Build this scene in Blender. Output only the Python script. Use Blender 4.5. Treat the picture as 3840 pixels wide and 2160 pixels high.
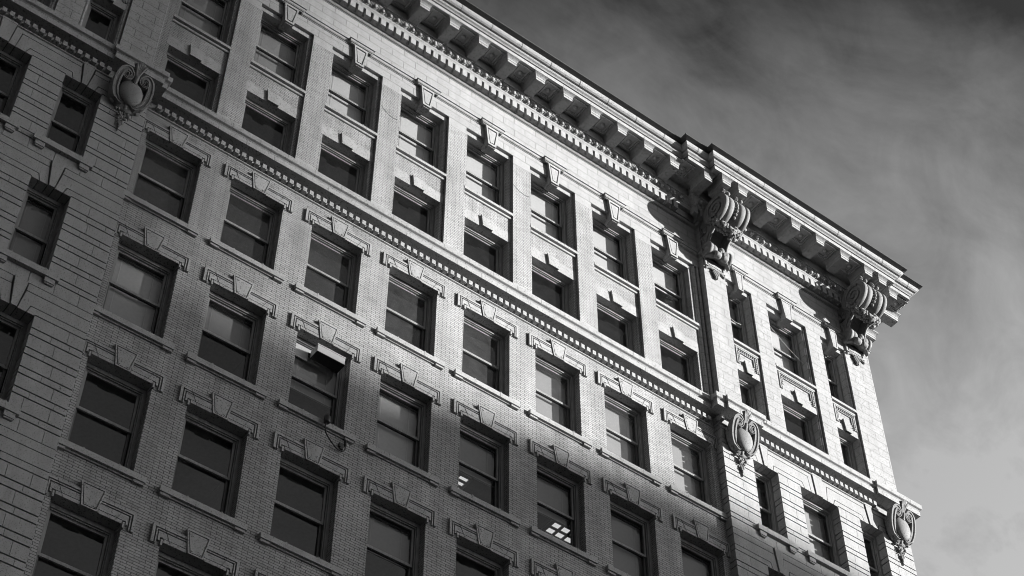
import bpy, math, random
from mathutils import Vector, Matrix
random.seed(7)
for o in list(bpy.data.objects): bpy.data.objects.remove(o)
S = bpy.context.scene
col = S.collection
GROUND = -27.05

# ------------------------------------------------------------------ camera
cam_d = bpy.data.cameras.new('camera'); cam = bpy.data.objects.new('camera', cam_d); col.objects.link(cam)
cam_d.sensor_width = 36.0; cam_d.lens = 62.28; cam_d.clip_start = 0.1; cam_d.clip_end = 4000
R0 = (0.79761963, -0.60315989, 0.00103536); R1 = (0.45470404, 0.60017177, -0.65805629); R2 = (0.39629177, 0.52534940, 0.75296802)
cam.matrix_world = Matrix(((R0[0], -R1[0], -R2[0], -7.39259), (R0[1], -R1[1], -R2[1], -22.94858),
                           (R0[2], -R1[2], -R2[2], -25.45086), (0, 0, 0, 1)))
S.camera = cam

# ------------------------------------------------------------------ sun, sky, exposure
SUN = Vector((1.22, -1.0, 0.21))                 # from the wall towards the sun
EL = math.atan2(SUN.z, math.hypot(SUN.x, SUN.y)); AZ = math.atan2(SUN.x, SUN.y)
sd = bpy.data.lights.new('sun', 'SUN'); sd.energy = 5.0; sd.angle = math.radians(0.53); sd.color = (1, 0.995, 0.985)
so = bpy.data.objects.new('sun', sd); col.objects.link(so)
so.rotation_euler = SUN.to_track_quat('Z', 'Y').to_euler()
W = bpy.data.worlds.new('World'); S.world = W; W.use_nodes = True
nt = W.node_tree; nt.nodes.clear()
def N(t, **k):
    n = nt.nodes.new(t)
    for a, v in k.items(): setattr(n, a, v)
    return n
def math_node(op, a, b=None, clamp=False):
    n = N('ShaderNodeMath', operation=op, use_clamp=clamp)
    for i, v in enumerate((a, b)):
        if v is None: continue
        if isinstance(v, (int, float)): n.inputs[i].default_value = v
        else: nt.links.new(v, n.inputs[i])
    return n.outputs[0]
sky = N('ShaderNodeTexSky', sky_type='NISHITA', sun_disc=False)
sky.sun_elevation = EL; sky.sun_rotation = AZ; sky.air_density = 1.0; sky.dust_density = 1.5; sky.ozone_density = 1.0
sep = N('ShaderNodeSeparateColor'); nt.links.new(sky.outputs[0], sep.inputs[0])
# black and white film behind a red filter: the blue sky goes dark, the clouds stay bright
grey = math_node('ADD', math_node('MULTIPLY', sep.outputs[0], 0.85), math_node('MULTIPLY', sep.outputs[1], 0.15))
tc = N('ShaderNodeTexCoord')
mp = N('ShaderNodeMapping'); mp.inputs['Scale'].default_value = (0.9, 1.35, 1.0); mp.inputs['Rotation'].default_value = (0.3, 0.5, 0.2); mp.inputs['Location'].default_value = (3.1, 1.7, 0.4)
nt.links.new(tc.outputs['Generated'], mp.inputs[0])
n1 = N('ShaderNodeTexNoise'); n1.inputs['Scale'].default_value = 5.5; n1.inputs['Detail'].default_value = 10; n1.inputs['Roughness'].default_value = 0.62; n1.inputs['Distortion'].default_value = 0.5
nt.links.new(mp.outputs[0], n1.inputs[0])
n2 = N('ShaderNodeTexNoise'); n2.inputs['Scale'].default_value = 2.2; n2.inputs['Detail'].default_value = 2
nt.links.new(mp.outputs[0], n2.inputs[0])
# a bank of thin cloud over the roofs behind the building, breaking up towards the zenith
dt = N('ShaderNodeVectorMath', operation='DOT_PRODUCT'); nt.links.new(tc.outputs['Generated'], dt.inputs[0]); dt.inputs[1].default_value = (0.40, 0.75, -0.60)
bank = math_node('POWER', math_node('MULTIPLY', math_node('ADD', dt.outputs['Value'], 0.10), 3.6, True), 0.72)
n3 = N('ShaderNodeTexNoise'); n3.inputs['Scale'].default_value = 21; n3.inputs['Detail'].default_value = 8; n3.inputs['Roughness'].default_value = 0.6; n3.inputs['Distortion'].default_value = 0.8; nt.links.new(mp.outputs[0], n3.inputs[0])
wisp0 = math_node('ADD', math_node('MULTIPLY', math_node('SUBTRACT', n1.outputs[0], 0.5), 2.3), math_node('MULTIPLY', math_node('SUBTRACT', n2.outputs[0], 0.5), 1.3))
wisp = math_node('ADD', wisp0, math_node('MULTIPLY', math_node('SUBTRACT', n3.outputs[0], 0.5), 0.8))
cover = math_node('ADD', bank, math_node('MULTIPLY', wisp, math_node('ADD', math_node('MULTIPLY', bank, 0.55), 0.22)), True)
fill_haze = math_node('MULTIPLY', math_node('ADD', math_node('MULTIPLY', dt.outputs['Value'], -1.0), -0.25), 1.6, True)  # out-of-view haze added to brighten the shaded wall
sky_gain = math_node('ADD', math_node('ADD', 0.34, math_node('MULTIPLY', cover, 3.1)), math_node('MULTIPLY', fill_haze, 0.65))
val = math_node('MULTIPLY', grey, sky_gain)
cmb = N('ShaderNodeCombineColor')
for i in range(3): nt.links.new(val, cmb.inputs[i])
bg = N('ShaderNodeBackground'); bg.inputs[1].default_value = 0.075
nt.links.new(cmb.outputs[0], bg.inputs[0])
wo = N('ShaderNodeOutputWorld'); nt.links.new(bg.outputs[0], wo.inputs[0])
S.cycles.diffuse_bounces = 1; S.cycles.filter_width = 1.0
S.view_settings.view_transform = 'Standard'; S.view_settings.look = 'None'; S.view_settings.gamma = 1; S.view_settings.exposure = 1.4

# ------------------------------------------------------------------ materials
def mat(name):
    m = bpy.data.materials.new(name); m.use_nodes = True
    t = m.node_tree; b = t.nodes['Principled BSDF']; return m, t, b
def wall_coords(t):
    g = t.nodes.new('ShaderNodeNewGeometry'); s = t.nodes.new('ShaderNodeSeparateXYZ'); t.links.new(g.outputs['Position'], s.inputs[0])
    a = t.nodes.new('ShaderNodeMath'); a.operation = 'ADD'; t.links.new(s.outputs[0], a.inputs[0]); t.links.new(s.outputs[1], a.inputs[1])
    c = t.nodes.new('ShaderNodeCombineXYZ'); t.links.new(a.outputs[0], c.inputs[0]); t.links.new(s.outputs[2], c.inputs[1])
    return g.outputs['Position'], c.outputs[0]
def noise(t, vec, scale, detail=4, rough=0.5, sc=None):
    n = t.nodes.new('ShaderNodeTexNoise'); n.inputs['Scale'].default_value = scale; n.inputs['Detail'].default_value = detail; n.inputs['Roughness'].default_value = rough
    if sc:
        m = t.nodes.new('ShaderNodeMapping'); m.inputs['Scale'].default_value = sc; t.links.new(vec, m.inputs[0]); vec = m.outputs[0]
    t.links.new(vec, n.inputs[0]); return n.outputs[0]
def remap(t, v, a, b, c, d):
    n = t.nodes.new('ShaderNodeMapRange')
    for i, x in enumerate((a, b, c, d)): n.inputs[i + 1].default_value = x
    t.links.new(v, n.inputs[0]); return n.outputs[0]
def mul(t, a, b):
    n = t.nodes.new('ShaderNodeMath'); n.operation = 'MULTIPLY'
    for i, v in enumerate((a, b)):
        if isinstance(v, (int, float)): n.inputs[i].default_value = v
        else: t.links.new(v, n.inputs[i])
    return n.outputs[0]
def to_col(t, v):
    c = t.nodes.new('ShaderNodeCombineColor')
    for i in range(3): t.links.new(v, c.inputs[i])
    return c.outputs[0]
def bump(t, b, h, strength, dist):
    n = t.nodes.new('ShaderNodeBump'); n.inputs['Strength'].default_value = strength; n.inputs['Distance'].default_value = dist
    t.links.new(h, n.inputs['Height']); t.links.new(n.outputs[0], b.inputs['Normal'])
def stone_value(t, pos, base, pit=0.22):
    pits = remap(t, noise(t, pos, 30, 2, 0.6, (1, 1, 1.9)), 0.355, 0.41, pit, 1.0)
    mott = remap(t, noise(t, pos, 9, 5), 0.3, 0.7, 0.93, 1.05)
    streak = remap(t, noise(t, pos, 1.3, 4, 0.6, (3, 3, 0.35)), 0.35, 0.7, 0.86, 1.04)
    return mul(t, mul(t, mul(t, pits, mott), streak), base)
def stone(name, base, joints=None, rough=0.75):
    m, t, b = mat(name); pos, uv = wall_coords(t)
    v = stone_value(t, pos, base)
    h = remap(t, noise(t, pos, 34, 2, 0.6, (1, 1, 1.9)), 0.33, 0.4, 0, 1)
    if joints:
        br = t.nodes.new('ShaderNodeTexBrick'); t.links.new(uv, br.inputs[0]); br.inputs['Scale'].default_value = 1
        br.inputs['Color1'].default_value = (1, 1, 1, 1); br.inputs['Color2'].default_value = (.9, .9, .9, 1); br.inputs['Mortar'].default_value = (.26, .26, .26, 1)
        br.inputs['Mortar Size'].default_value = joints[2]; br.inputs['Brick Width'].default_value = joints[0]; br.inputs['Row Height'].default_value = joints[1]
        br.offset_frequency = 2; br.offset = 0.5
        sp = t.nodes.new('ShaderNodeSeparateColor'); t.links.new(br.outputs[0], sp.inputs[0])
        v = mul(t, v, sp.outputs[0])
        h = mul(t, h, remap(t, br.outputs['Fac'], 0, 1, 1, 0))
    t.links.new(to_col(t, v), b.inputs['Base Color']); b.inputs['Roughness'].default_value = rough
    bump(t, b, h, 0.5, 0.006); return m
def brick(name, base, w=0.226, h=0.0625, swap=False):
    m, t, b = mat(name); pos, uv = wall_coords(t)
    # slightly wavy courses
    br = t.nodes.new('ShaderNodeTexBrick'); t.links.new(uv, br.inputs[0]); br.inputs['Scale'].default_value = 1
    br.inputs['Color1'].default_value = (1, 1, 1, 1); br.inputs['Color2'].default_value = (.55, .55, .55, 1); br.inputs['Mortar'].default_value = (.10, .10, .10, 1)
    br.inputs['Mortar Size'].default_value = 0.0065; br.inputs['Mortar Smooth'].default_value = 0.2; br.inputs['Bias'].default_value = -0.55
    br.inputs['Brick Width'].default_value = w; br.inputs['Row Height'].default_value = h
    sp = t.nodes.new('ShaderNodeSeparateColor'); t.links.new(br.outputs[0], sp.inputs[0])
    v = mul(t, stone_value(t, pos, base, 0.4), sp.outputs[0])
    dirt = mul(t, remap(t, noise(t, pos, 0.7, 6, 0.65), 0.35, 0.65, 0.82, 1.08), remap(t, noise(t, pos, 1.1, 3, 0.5, (2.2, 2.2, .25)), 0.38, 0.62, 0.86, 1.05))
    t.links.new(to_col(t, mul(t, v, dirt)), b.inputs['Base Color']); b.inputs['Roughness'].default_value = 0.8
    hh = mul(t, remap(t, br.outputs['Fac'], 0, 1, 1, 0), remap(t, noise(t, pos, 40, 2), 0.3, 0.5, 0.6, 1))
    bump(t, b, hh, 0.55, 0.008); return m
def plain(name, v, rough=0.6, metallic=0.0, var=0.15, scale=12, sc=None):
    m, t, b = mat(name); pos, uv = wall_coords(t)
    x = mul(t, remap(t, noise(t, pos, scale, 5, 0.6, sc), 0.3, 0.7, 1 - var, 1 + var), v)
    t.links.new(to_col(t, x), b.inputs['Base Color']); b.inputs['Roughness'].default_value = rough; b.inputs['Metallic'].default_value = metallic
    return m
M = {}
M['brick'] = brick('pale_speckled_brick', 0.33)
M['stone'] = stone('pale_terracotta', 0.30)
M['ashlar'] = stone('pale_terracotta_ashlar', 0.31, (0.74, 0.30, 0.0075))
M['rust'] = stone('rusticated_terracotta', 0.295)
M['groove'] = plain('dark_joint_and_groove_shade', 0.08, 0.9)  # joint colour; its dark tone also stands in for shade deep in the grooves
M['orn'] = stone('carved_terracotta', 0.19)
M['frame'] = plain('weathered_grey_paint', 0.19, 0.55, 0, 0.25, 18, (1, 1, 0.25))
M['rail'] = plain('dark_sash_paint', 0.07, 0.5)
M['metal'] = plain('dark_lead_gutter', 0.03, 0.6, 0.0, 0.3)
M['black'] = plain('black_rubber', 0.025, 0.5)
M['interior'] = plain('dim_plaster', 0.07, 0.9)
M['blind'] = plain('pale_blind_slat', 0.36, 0.6, 0, 0.05)
M['dark_blind'] = plain('grey_blind_slat', 0.16, 0.6, 0, 0.05)
M['white'] = plain('white_enamel', 0.5, 0.4, 0, 0.04)
M['wire'] = plain('pale_cable', 0.5, 0.5)
M['asphalt'] = plain('asphalt', 0.04, 0.9, 0, 0.2, 30)
M['paving'] = plain('asphalt_paving', 0.07, 0.9, 0, 0.15, 6)
M['facing'] = stone('grey_limestone', 0.35, (1.2, 0.5, 0.01))
M['roof'] = plain('roof_felt', 0.08, 0.95)
def glass_mat(name, d0, d1):
    m = bpy.data.materials.new(name); m.use_nodes = True; t = m.node_tree; t.nodes.clear()
    o = t.nodes.new('ShaderNodeOutputMaterial'); mx = t.nodes.new('ShaderNodeMixShader'); tr = t.nodes.new('ShaderNodeBsdfTransparent'); gl = t.nodes.new('ShaderNodeBsdfGlossy')
    tr.inputs[0].default_value = (.95, .95, .95, 1); gl.inputs[0].default_value = (1, 1, 1, 1); gl.inputs['Roughness'].default_value = 0.0
    lw = t.nodes.new('ShaderNodeLayerWeight'); lw.inputs[0].default_value = 0.5
    pw = t.nodes.new('ShaderNodeMath'); pw.operation = 'POWER'; t.links.new(lw.outputs['Facing'], pw.inputs[0]); pw.inputs[1].default_value = 5
    fr = t.nodes.new('ShaderNodeMath'); fr.operation = 'MULTIPLY_ADD'; t.links.new(pw.outputs[0], fr.inputs[0]); fr.inputs[1].default_value = 0.84; fr.inputs[2].default_value = 0.085
    di = t.nodes.new('ShaderNodeBsdfDiffuse'); di.inputs[0].default_value = (.36, .36, .36, 1); dm = t.nodes.new('ShaderNodeMixShader')
    t.links.new(tr.outputs[0], dm.inputs[1]); t.links.new(di.outputs[0], dm.inputs[2])
    g = t.nodes.new('ShaderNodeNewGeometry'); nz = t.nodes.new('ShaderNodeTexNoise'); nz.inputs['Scale'].default_value = 1.6; nz.inputs['Detail'].default_value = 1
    t.links.new(g.outputs['Position'], nz.inputs[0])
    bp = t.nodes.new('ShaderNodeBump'); bp.inputs['Strength'].default_value = 0.35; bp.inputs['Distance'].default_value = 0.02; t.links.new(nz.outputs[0], bp.inputs['Height']); t.links.new(bp.outputs[0], gl.inputs['Normal'])
    dirt = t.nodes.new('ShaderNodeTexNoise'); dirt.inputs['Scale'].default_value = 5; dirt.inputs['Detail'].default_value = 5; t.links.new(g.outputs['Position'], dirt.inputs[0])
    dr = t.nodes.new('ShaderNodeMapRange'); t.links.new(dirt.outputs[0], dr.inputs[0]); dr.inputs[1].default_value = .3; dr.inputs[2].default_value = .7; dr.inputs[3].default_value = d0; dr.inputs[4].default_value = d1; t.links.new(dr.outputs[0], dm.inputs[0])
    t.links.new(fr.outputs[0], mx.inputs[0]); t.links.new(dm.outputs[0], mx.inputs[1]); t.links.new(gl.outputs[0], mx.inputs[2]); t.links.new(mx.outputs[0], o.inputs[0]); return m
M['glass'] = glass_mat('window_glass', .01, .03); M['dusty'] = glass_mat('dusty_window_glass', .05, .09)
def lamp_mat():
    m, t, b = mat('lit_fluorescent_tube'); b.inputs['Emission Color'].default_value = (1, 1, 1, 1); b.inputs['Emission Strength'].default_value = 0.25; return m
M['lamp'] = lamp_mat()

# ------------------------------------------------------------------ mesh builder
def comb(mb, teeth, yb, yf, z0, z1, xa, xb):            # a dentil course: one strip with square teeth, front at yf
    p = [(xa, yb)]
    for a, b in teeth: p += [(a, yb - .001), (a, yf), (b, yf), (b, yb - .001)]
    p += [(xb, yb), (xb, yb + .02), (xa, yb + .02)]
    n = len(p); mb.add([(x, y, z0) for x, y in p] + [(x, y, z1) for x, y in p], [tuple(range(n - 1, -1, -1)), tuple(range(n, 2 * n))] + [(i, (i + 1) % n, (i + 1) % n + n, i + n) for i in range(n)])
class MB:
    def __init__(s): s.v = []; s.f = []; s.mi = []; s.sm = []
    def add(s, vs, fs, mi=0, smooth=False):
        n = len(s.v); s.v += [tuple(p) for p in vs]
        for f in fs: s.f.append([n + i for i in f]); s.mi.append(mi); s.sm.append(smooth)
    def quad(s, a, b, c, d, mi=0): s.add([a, b, c, d], [(0, 1, 2, 3)], mi)
    def box(s, x0, x1, y0, y1, z0, z1, mi=0):
        s.add([(x0, y0, z0), (x1, y0, z0), (x1, y1, z0), (x0, y1, z0), (x0, y0, z1), (x1, y0, z1), (x1, y1, z1), (x0, y1, z1)],
              [(0, 3, 2, 1), (4, 5, 6, 7), (0, 1, 5, 4), (1, 2, 6, 5), (2, 3, 7, 6), (3, 0, 4, 7)], mi)
    def prism_y(s, poly, y0, y1, mi=0):             # poly of (x, z), front at y0
        n = len(poly); a = sum(poly[i][0] * poly[(i + 1) % n][1] - poly[(i + 1) % n][0] * poly[i][1] for i in range(n))
        if a < 0: poly = poly[::-1]
        s.add([(x, y0, z) for x, z in poly] + [(x, y1, z) for x, z in poly],
              [tuple(range(n)), tuple(range(2 * n - 1, n - 1, -1))] + [(i, i + n, (i + 1) % n + n, (i + 1) % n) for i in range(n)], mi)
    def prism_x(s, poly, x0, x1, mi=0, smooth=False):             # poly of (y, z)
        n = len(poly); a = sum(poly[i][0] * poly[(i + 1) % n][1] - poly[(i + 1) % n][0] * poly[i][1] for i in range(n))
        if a < 0: poly = poly[::-1]
        s.add([(x1, y, z) for y, z in poly] + [(x0, y, z) for y, z in poly], [tuple(range(n)), tuple(range(2 * n - 1, n - 1, -1))], mi)
        s.add([(x1, y, z) for y, z in poly] + [(x0, y, z) for y, z in poly], [(i, i + n, (i + 1) % n + n, (i + 1) % n) for i in range(n)], mi, smooth)
    def lathe(s, prof, c, axis='x', seg=40, mi=0, smooth=True):   # prof of (t along axis, radius)
        vs = []
        for t, r in prof:
            for k in range(seg):
                a = 2 * math.pi * k / seg; u, w = r * math.cos(a), r * math.sin(a)
                vs.append((c[0] + t, c[1] + u, c[2] + w) if axis == 'x' else (c[0] + u, c[1] + t, c[2] + w) if axis == 'y' else (c[0] + u, c[1] + w, c[2] + t))
        fs = [(i * seg + k, i * seg + (k + 1) % seg, (i + 1) * seg + (k + 1) % seg, (i + 1) * seg + k) for i in range(len(prof) - 1) for k in range(seg)]
        s.add(vs, fs, mi, smooth)
    def ell(s, c, r, seg=12, rings=8, mi=0):
        if isinstance(r, (int, float)): r = (r, r, r)
        vs = []
        for i in range(rings + 1):
            p = math.pi * i / rings
            for k in range(seg):
                a = 2 * math.pi * k / seg
                vs.append((c[0] + r[0] * math.sin(p) * math.cos(a), c[1] + r[1] * math.sin(p) * math.sin(a), c[2] + r[2] * math.cos(p)))
        s.add(vs, [(i * seg + k, (i + 1) * seg + k, (i + 1) * seg + (k + 1) % seg, i * seg + (k + 1) % seg) for i in range(rings) for k in range(seg)], mi, True)
    def tube(s, pts, r, seg=8, mi=0, squash=1.0):
        pts = [Vector(p) for p in pts]; n = len(pts); rs = r if isinstance(r, (list, tuple)) else [r] * n; vs = []
        for i, p in enumerate(pts):
            d = (pts[min(i + 1, n - 1)] - pts[max(i - 1, 0)]).normalized()
            u = d.cross(Vector((0, 1, 0)))
            if u.length < 0.05: u = d.cross(Vector((1, 0, 0)))
            u.normalize(); w = d.cross(u)
            for k in range(seg):
                a = 2 * math.pi * k / seg; vs.append(p + u * (rs[i] * math.cos(a)) + w * (rs[i] * squash * math.sin(a)))
        fs = [(i * seg + k, i * seg + (k + 1) % seg, (i + 1) * seg + (k + 1) % seg, (i + 1) * seg + k) for i in range(n - 1) for k in range(seg)]
        s.add(vs, fs, mi, True); s.add(vs[:seg], [tuple(range(seg))], mi); s.add(vs[-seg:], [tuple(range(seg))[::-1]], mi)
    def ribbon(s, pts, hw, hd, mi=0):               # rectangular band along a path lying roughly in the x-z plane
        pts = [Vector(p) for p in pts]; n = len(pts); vs = []
        for i, p in enumerate(pts):
            d = (pts[min(i + 1, n - 1)] - pts[max(i - 1, 0)]); d.y = 0; d.normalize(); u = Vector((-d.z, 0, d.x))
            w = hw[i] if isinstance(hw, list) else hw
            for a, b in ((-1, -1), (-.45, -1), (-.3, -.72), (.3, -.72), (.45, -1), (1, -1), (1, 1), (-1, 1)): vs.append(p + u * (w * a) + Vector((0, hd * b, 0)))
        fs = [(i * 8 + k, i * 8 + (k + 1) % 8, (i + 1) * 8 + (k + 1) % 8, (i + 1) * 8 + k) for i in range(n - 1) for k in range(8)]
        s.add(vs, fs, mi); s.add(vs[:8], [tuple(range(8))], mi); s.add(vs[-8:], [tuple(range(8))[::-1]], mi)
    def mesh(s, name, mats):
        me = bpy.data.meshes.new(name); me.from_pydata(s.v, [], s.f)
        for m in (mats if isinstance(mats, list) else [mats]): me.materials.append(M[m])
        me.polygons.foreach_set('material_index', s.mi); me.polygons.foreach_set('use_smooth', s.sm); me.update()
        if len(s.f) == 1: return me                       # single panes keep their outward normal
        import bmesh
        b = bmesh.new(); b.from_mesh(me); bmesh.ops.recalc_face_normals(b, faces=b.faces); b.to_mesh(me); b.free()
        return me
WL = {}
def place(name, me, parent=None, loc=(0, 0, 0)):    # loc is a world position
    o = bpy.data.objects.new(name, me); col.objects.link(o); loc = Vector(loc); WL[o] = loc
    if parent: o.parent = parent; o.location = loc - WL[parent]
    else: o.location = loc
    return o
def build(mb, name, mats, parent=None, loc=(0, 0, 0)):
    me = mb.mesh(name, mats); return place(name, me, parent, loc)
def world(mb, name, mats, parent, base=None):       # mesh given in world coordinates
    if base is None:
        xs = [v[0] for v in mb.v]; ys = [v[1] for v in mb.v]; zs = [v[2] for v in mb.v]
        base = ((min(xs) + max(xs)) / 2, (min(ys) + max(ys)) / 2, min(zs))
    mb.v = [(a - base[0], b - base[1], c - base[2]) for a, b, c in mb.v]
    return build(mb, name, mats, parent, base)
def tag(o, label=None, cat=None, group=None, kind=None):
    if label: o['label'] = label
    if cat: o['category'] = cat
    if group: o['group'] = group
    if kind: o['kind'] = kind
    return o
def inset(poly, d):
    n = len(poly); a = sum(poly[i][0] * poly[(i + 1) % n][1] - poly[(i + 1) % n][0] * poly[i][1] for i in range(n))
    if a < 0: poly = poly[::-1]
    out = []
    for i in range(n):
        p0, p1, p2 = Vector(poly[i - 1]), Vector(poly[i]), Vector(poly[(i + 1) % n])
        e1 = (p1 - p0).normalized(); e2 = (p2 - p1).normalized(); n1 = Vector((-e1.y, e1.x)); n2 = Vector((-e2.y, e2.x))
        k = 1 + n1.dot(n2)
        out.append(tuple(p1 + (n1 + n2) * (d / max(k, 0.3))))
    return out
def holed_wall(mb, x0, x1, z0, z1, y, holes, depth, mi=0, mr=None):
    xs = sorted({x0, x1} | {h[0] for h in holes} | {h[1] for h in holes}); zs = sorted({z0, z1} | {h[2] for h in holes} | {h[3] for h in holes})
    xs = [x for x in xs if x0 - 1e-6 <= x <= x1 + 1e-6]; zs = [z for z in zs if z0 - 1e-6 <= z <= z1 + 1e-6]
    for i in range(len(xs) - 1):
        for j in range(len(zs) - 1):
            cx, cz = (xs[i] + xs[i + 1]) / 2, (zs[j] + zs[j + 1]) / 2
            if any(h[0] < cx < h[1] and h[2] < cz < h[3] for h in holes): continue
            mb.quad((xs[i], y, zs[j]), (xs[i + 1], y, zs[j]), (xs[i + 1], y, zs[j + 1]), (xs[i], y, zs[j + 1]), mi)
    for a, b, c, d in holes:
        r = mi if mr is None else mr; e = y + depth
        mb.quad((a, y, c), (a, e, c), (a, e, d), (a, y, d), r); mb.quad((b, e, c), (b, y, c), (b, y, d), (b, e, d), r)
        mb.quad((a, y, d), (a, e, d), (b, e, d), (b, y, d), r); mb.quad((a, e, c), (a, y, c), (b, y, c), (b, e, c), r)
def sweep(mb, prof, path, mi=0, cap=False):         # prof of (D, z); path(D) gives plan points
    rows = [[(x, y, z) for x, y in path(D)] for D, z in prof]
    for a, b in zip(rows, rows[1:]):
        for i in range(len(a) - 1): mb.quad(a[i], a[i + 1], b[i + 1], b[i], mi)

# ------------------------------------------------------------------ plan of the facade
PITCH = 2.12467; WID = 1.35; MID = 8.11; XR = 16.42; XE = 23.18; P = 0.235; PU = 0.18
HEADS = [5.70, 2.155, -1.358, -4.865, -8.37]
CX = [c * PITCH + WID / 2 for c in range(8)]        # window axes of the brick bay
UX = [c * PITCH + 0.6543 + 0.02 for c in range(8)]
def mir(x): return 2 * MID - x

b_root = bpy.data.objects.new('office_building', None); col.objects.link(b_root); WL[b_root] = Vector((MID, 0, GROUND)); b_root.location = WL[b_root]
tag(b_root, 'tall ornate corner office block of pale brick and terracotta with a deep bracketed cornice', 'building')
B = b_root

# ------------------------------------------------------------------ windows
mesh_cache = {}
def ring(mb, x0, x1, z0, z1, w, y0, y1, wb=None, wt=None, mi=0):
    wb = w if wb is None else wb; wt = w if wt is None else wt
    mb.box(x0, x0 + w, y0, y1, z0, z1, mi); mb.box(x1 - w, x1, y0, y1, z0, z1, mi)
    mb.box(x0 + w, x1 - w, y0 + .002, y1 - .002, z0, z0 + wb, mi); mb.box(x0 + w, x1 - w, y0 + .002, y1 - .002, z1 - wt, z1, mi)
def slats(x0, x1, z0, z1, y, pitch, width, tilt):
    mb = MB(); z = z1 - 0.05; mb.box(x0, x1, y - .03, y + .03, z1 - 0.045, z1)
    c, s = math.cos(math.radians(tilt)) * width / 2, math.sin(math.radians(tilt)) * width / 2
    while z > z0 + 0.03:
        mb.quad((x0, y - c, z - s), (x1, y - c, z - s), (x1, y + c, z + s), (x0, y + c, z + s)); z -= pitch
    mb.box(x0, x1, y - .02, y + .02, z0, z0 + 0.025)
    for x in (x0 + .18 * (x1 - x0), x1 - .18 * (x1 - x0)): mb.box(x - .004, x + .004, y - .03, y - .026, z0, z1 - .05)
    return mb
def window(hw, h, rail, parent, loc, blind=None, sill=None, sill_mat='stone', glass='glass'):
    key = (round(hw, 3), round(h, 3), round(rail, 3), glass)
    if key not in mesh_cache:
        f = MB(); ring(f, -hw, hw, 0, h, .075, 0, .16, .05, .085)
        ring(f, -hw + .075, hw - .075, .05, h - .085, .022, .035, .06)
        u = MB(); xi = hw - .098; ring(u, -xi, xi, rail - .03, h - .09, .05, .075, .115, .065, .06)
        l = MB(); ring(l, -xi, xi, .055, rail + .035, .052, .12, .16, .085, .065)
        l.box(-.06, .06, .10, .119, .10, .115)
        pu = MB(); pu.quad((-xi + .05, .095, rail + .03), (xi - .05, .095, rail + .03), (xi - .05, .095, h - .15), (-xi + .05, .095, h - .15))
        pl = MB(); pl.quad((-xi + .05, .14, .14), (xi - .05, .14, .14), (xi - .05, .14, rail - .03), (-xi + .05, .14, rail - .03))
        mesh_cache[key] = [f.mesh('window', 'frame'), u.mesh('upper_sash', 'frame'), l.mesh('lower_sash', 'rail'), pu.mesh('upper_pane', glass), pl.mesh('lower_pane', glass)]
    ms = mesh_cache[key]
    w = place('window', ms[0], parent, loc)
    for n, m in zip(('upper_sash', 'lower_sash', 'upper_pane', 'lower_pane'), ms[1:]): place(n, m, w, loc)
    if blind:
        drop, style = blind; bk = key + blind
        if bk not in mesh_cache:
            bh = hw - .10; z0 = h - .1 - drop * (h - .16)
            mb = slats(-bh, bh, z0, h - .1, .25, .05, .052, 28) if style == 'open' else slats(-bh, bh, z0, h - .1, .25, .036, .05, -62)
            mesh_cache[bk] = mb.mesh('blind', 'blind' if style == 'c' else 'dark_blind')
        place('blind', mesh_cache[bk], w, loc)
    if sill:
        sk = ('sill',) + tuple(sill)
        if sk not in mesh_cache:
            sh, proj, t, lug = sill; mb = MB()           # half width, projection, thickness, lug style
            y0 = -loc[1] * 0
            mb.box(-sh, sh, -proj, .05, -t, 0)
            for x in (-.36, .36):
                mb.box(x - .012, x + .012, -proj - .004, .05, -t - .001, .022)
            if lug == 1:
                for sgn in (-1, 1): mb.box(min(sgn * (sh - .02), sgn * (sh - .23)), max(sgn * (sh - .02), sgn * (sh - .23)), -proj + .03, .0, -t - .055, -t)
                mb.box(-sh + .23, sh - .23, -proj + .06, 0, -t - .03, -t)
            else:
                for sgn in (-1, 1):
                    a, c = sorted((sgn * (sh - .06), sgn * (sh - .27))); mb.box(a, c, -proj + .03, .0, -t - .12, -t); mb.box(a + .02, c - .02, -proj + .05, .0, -t - .15, -t - .12)
            mesh_cache[sk] = mb.mesh('sill', sill_mat)
        return w, mesh_cache[sk]
    return w, None

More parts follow.
